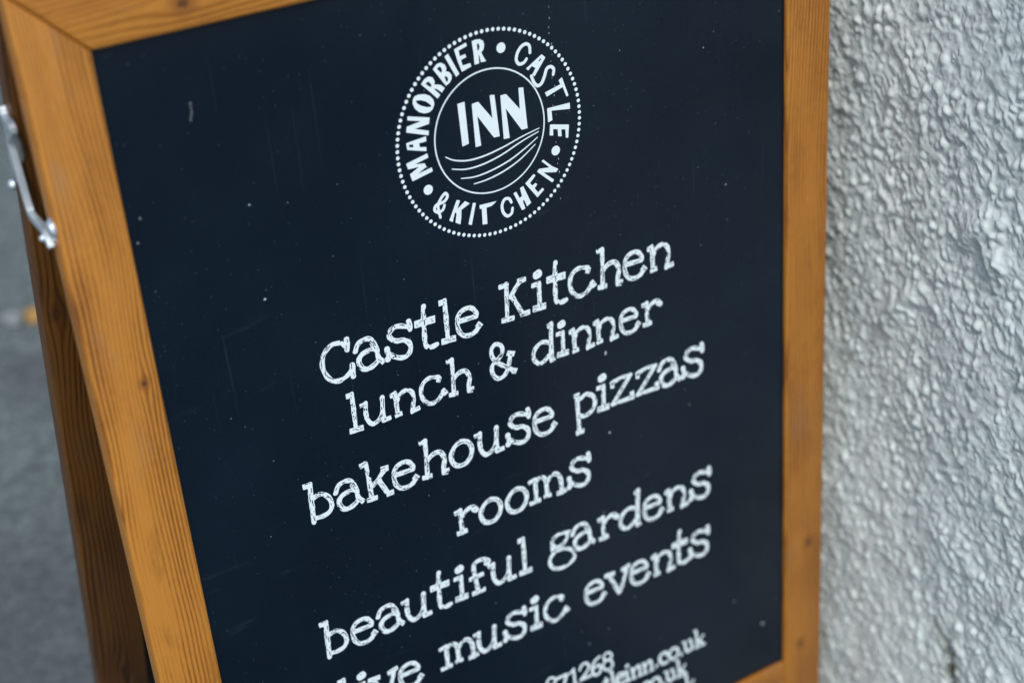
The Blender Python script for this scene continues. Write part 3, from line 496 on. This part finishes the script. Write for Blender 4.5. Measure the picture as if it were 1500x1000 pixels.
for text, v, s, L in DATA['L']:
    letters([(ch, u, v, s) for ch, u in L], 'lettering', 'white typewriter style words reading ' + text)
for text, L in DATA['S']:
    letters([(ch, u, v, 1.) for ch, u, v in L], 'lettering', 'small white serif text ending ' + text)

# round emblem
LG = DATA['LOGO']; cx, cy = LG['c']; h = .3
def poly_sdf(X, Y, loops):
    ins = np.zeros(X.shape, bool); D = np.full(X.shape, 1e9)
    for P in loops:
        for (ax, ay), (bx, by) in zip(P, P[1:]+P[:1]):
            c = ((ay > Y) != (by > Y)) & (X < (bx-ax)*(Y-ay)/((by-ay) if by != ay else 1e-9)+ax); ins ^= c
            ex, ey = bx-ax, by-ay; t = np.clip(((X-ax)*ex+(Y-ay)*ey)/(ex*ex+ey*ey+1e-9), 0, 1)
            D = np.minimum(D, np.hypot(X-ax-t*ex, Y-ay-t*ey))
    return np.where(ins, -D, D)
def emblem(name, label, fields):
    V, Fc = [], []
    for Fv, xs, ys in fields:
        gv, gf = march(Fv, xs, ys, h); b = len(V)
        V += [(x*MMS, y*MMS, LN) for x, y in gv]; Fc += [tuple(b+i for i in reversed(f)) for f in gf]
    o = mesh_obj(name, V, Fc, vm, panel); o['label'] = label
def poly_fields(L):
    out = []
    for loops in L:
        xs, ys, X, Y = grid(np.array(loops[0]), 1.5, h); out.append((poly_sdf(X, Y, loops)-.06, xs, ys))
    return out
def stroke_fields(L, r, taper=False):
    out = []
    for wf, s in L:
        P = catmull(s, False, 6); xs, ys, X, Y = grid(P, 4, h); Fv = np.full(X.shape, 9.); n = len(P)
        rad = [r*wf*((.45+.75*math.sin(math.pi*(.12+.8*k/n))) if taper else (1+.12*math.sin(math.pi*k/n))) for k in range(n)]
        for k in range(n-1): Fv = np.minimum(Fv, seg_sdf(X, Y, P[k], P[k+1], rad[k], rad[k+1]))
        out.append((Fv, xs, ys))
    return out
emblem('emblem_lettering', 'white round lettering MANORBIER CASTLE & KITCHEN', poly_fields(LG['letters'])+stroke_fields(LG['strokes'], 1.15))
emblem('emblem_lettering', 'large white word INN in the middle of the emblem', poly_fields(LG['inn']))
emblem('emblem_waves', 'four thin curved white lines beneath the word INN', stroke_fields([[1, q] for q in LG['waves']], .52, True))
def discs(name, label, L, seg):
    V, Fc = [], []
    for x, y, r in L:
        b = len(V); V += [((x+r*math.cos(2*math.pi*k/seg))*MMS, (y+r*math.sin(2*math.pi*k/seg))*MMS, LN) for k in range(seg)]
        Fc.append(tuple(b+k for k in reversed(range(seg))))
    o = mesh_obj(name, V, Fc, vm, panel); o['label'] = label; return o
for x, y in LG['dots']: discs('emblem_dot', 'large white dot between the emblem words', [(x, y, 3.7)], 32)
discs('dotted_ring', 'outer ring of small white dots round the emblem', [(cx+LG['r']*math.cos(2*math.pi*(k+.4)/106), cy+LG['r']*math.sin(2*math.pi*(k+.4)/106), 1.42) for k in range(106)], 14)
V, Fc = [], []
for k in range(128):
    a = 2*math.pi*k/128
    for r in (44.75, 45.85): V.append(((269.2+r*math.cos(a))*MMS, (118.7+r*1.008*math.sin(a))*MMS, LN))
for k in range(128): j = (k+1) % 128; Fc.append((2*k, 2*j, 2*j+1, 2*k+1))
o = mesh_obj('emblem_ring', V, Fc, vm, panel); o['label'] = 'thin white circle round the word INN'

# specks of paint and chalk stuck to the panel (too many small ones: one part)
mk = NT('chalk_specks'); mk.base(mk.mix(mk.noise(mk.obj(), 300), (.34, .36, .36), (.60, .62, .58)), .8)
V, Fc = [], []
R2 = np.random.RandomState(12)
def blob(x, y, a, b, an, seg=9):
    base = len(V)
    for k in range(seg):
        t = 2*math.pi*k/seg; q = 1+R2.uniform(-.25, .25)
        px, py = a*q*math.cos(t), b*q*math.sin(t)
        V.append(((x+px*math.cos(an)-py*math.sin(an))*MMS, (y+px*math.sin(an)+py*math.cos(an))*MMS, LN*.7))
    Fc.append(tuple(base+k for k in reversed(range(seg))))
for i, (x, y) in enumerate(LG['marks']):
    big = i in (0, 6, 8, 9); blob(x, y, .9 if big else (.38 if i < 6 else .5), (1.9 if i in (6, 9) else .9) if big else .6, R2.uniform(-.4, .4))
for _ in range(26): blob(R2.uniform(4, 535), R2.uniform(2, 720), R2.uniform(.22, .48), R2.uniform(.22, .6), R2.uniform(0, 3))
for k in range(26):      # dried drip line right of the emblem
    blob(325+R2.normal(0, .8)-k*.05, 20+k*6.6+R2.uniform(-2, 2), R2.uniform(.14, .32), R2.uniform(.3, 1.1), 0)
o = mesh_obj('paint_specks', V, Fc, mk.m, panel); o['kind'] = 'stuff'

# ---------------------------------------------------------------- stay arm on the left side
zm = zinc()
def bar(path, u0, u1, wdt, name):
    """flat strip following a path given in (v, n); wdt = width in the plane, u0..u1 = thickness"""
    P = catmull(path, False, 3); n = len(P); bm = bmesh.new(); prev = None; first = None
    for i in range(n):
        d = P[min(i+1, n-1)]-P[max(i-1, 0)]; d = d/(np.hypot(*d)+1e-9); nn = np.array([-d[1], d[0]])
        w_ = wdt*(1 if 0 < i < n-1 else .7)
        a = P[i]-nn*w_*.5; b = P[i]+nn*w_*.5; e = .35
        ring = [(u0, a+nn*e), (u0-(-e if u1 > u0 else e), a), (u1+(-e if u1 > u0 else e), a), (u1, a+nn*e), (u1, b-nn*e), (u1+(-e if u1 > u0 else e), b), (u0-(-e if u1 > u0 else e), b), (u0, b-nn*e)]
        vs = [bm.verts.new((u*MMS, q[0]*MMS, q[1]*MMS)) for u, q in ring]
        if prev:
            for k in range(8): bm.faces.new((prev[k], prev[(k+1) % 8], vs[(k+1) % 8], vs[k]))
        else: bm.faces.new(vs)
        prev = vs
    bm.faces.new(list(reversed(prev)))
    return bm
arm_path = [(36.5, 57), (41, 55.5), (43.5, 52), (45, 43), (48, 40), (53, 46), (57, 53), (62, 54.8), (80, 51), (95, 48), (103.5, 45.5), (106, 42), (107, 34), (107.2, 22), (109, 15), (117, 7)]
arm = place(from_bm('stay_arm', bar(arm_path, -45.9, -50.4, 5.4, ''), zm, root), F_l)
arm['label'] = 'bent zinc stay arm hooked between the two left stiles'
bm = bmesh.new()
cyl(bm, (-.0453, .1040, .004), (-1, 0, 0), .0075, .0012); cyl(bm, (-.0463, .1040, .004), (-1, 0, 0), .0060, .0022, dome=.0008)
hk = place(from_bm('stay_bolt', bm, zm, root), F_l); hk['label'] = 'round bolt head holding the lower end of the stay'
bm = bmesh.new(); cyl(bm, (-.0455, .1125, .0150), (-1, 0, 0), .0030, .0066, 14, dome=.0010)
place(from_bm('screw', bm, zm, root), F_l)
bm = bmesh.new(); cyl(bm, (-.0462, .0985, .0860), (-1, 0, 0), .0040, .0030, 16, dome=.0012)
place(from_bm('screw', bm, zm, root), F_l)
bm = bmesh.new(); cyl(bm, (-.0462, .0710, .0655), (-1, 0, 0), .0018, .0022, 12, dome=.0005)
place(from_bm('screw', bm, zm, root), F_l)
# bracket on the rear stile: side flange plus a lip folded over its inner face (rear-leaf coordinates)
bm = prism([(.006, .100), (.012, .096), (.020, .100), (.0225, .108), (.0225, .136), (.018, .146), (.010, .150), (.002, .140), (.001, .110)], 0, .0011, .0003, 2)
for v in bm.verts: v.co = Vector((-.0453-v.co.z, v.co.y, v.co.x))
pl = place(from_bm('stay_plate', bm, zm, root), Rr)
bm = prism([(-.0455, .106), (-.0430, .107), (-.0420, .112), (-.0415, .122), (-.0428, .127), (-.0455, .127)], -.0010, .0002, .0003, 2)
place(from_bm('stay_plate_lip', bm, zm, root), Rr)
# hinges across the top, between the leaves
for ux in (.08, .46):
    bm = prism([(ux-.03, -.047), (ux+.03, -.047), (ux+.03, -.0457), (ux-.03, -.0457)], .002, .032, .0003, 1)
    bmesh.ops.translate(bm, verts=bm.verts, vec=(0, 0, 0))
    cyl(bm, (ux-.03, -.049, .0170), (1, 0, 0), .0028, .06, 14)
    place(from_bm('hinge', bm, zm, root), F_l)

# ---------------------------------------------------------------- small things on the tarmac
def leaf(x, y, L, rot, mat):
    V, Fc = [], []; n = 9
    for i in range(n):
        t = i/(n-1); wd = math.sin(math.pi*min(1, t*1.02+.02))**.8*.36*L*(1-.25*t)
        for j, s_ in enumerate((-1, -.5, 0, .5, 1)):
            V.append(((t-.5)*L, s_*wd, .004+.010*abs(s_)**1.5*L/.06*.6+.006*math.sin(t*3+s_)))
    for i in range(n-1):
        for j in range(4): a = i*5+j; Fc.append((a, a+5, a+6, a+1))
    o = mesh_obj('fallen_leaf', V, Fc, mat, None, True); o.location = (x, y, GZ); o.rotation_euler = (0, 0, rot)
    m = o.modifiers.new('thickness', 'SOLIDIFY'); m.thickness = .0006
    return o
lf = leaf(.168, 1.095, .05, math.radians(35), flat_leaf())
lf['label'] = 'small orange-yellow leaf lying on the tarmac behind the rear left stile'; lf['category'] = 'leaf'
bm = bmesh.new(); bmesh.ops.create_icosphere(bm, subdivisions=3, radius=.017)
for v in bm.verts:
    q = v.co*60; v.co *= 1+.12*math.sin(q.x*2.1+1)+.1*math.sin(q.y*3+q.z*2); v.co.z *= .45
ps = from_bm('stone', bm, pebble()); ps.location = (.131, 1.103, GZ+.005)
ps['label'] = 'pale grey pebble on the tarmac left of the orange leaf'; ps['category'] = 'stone'
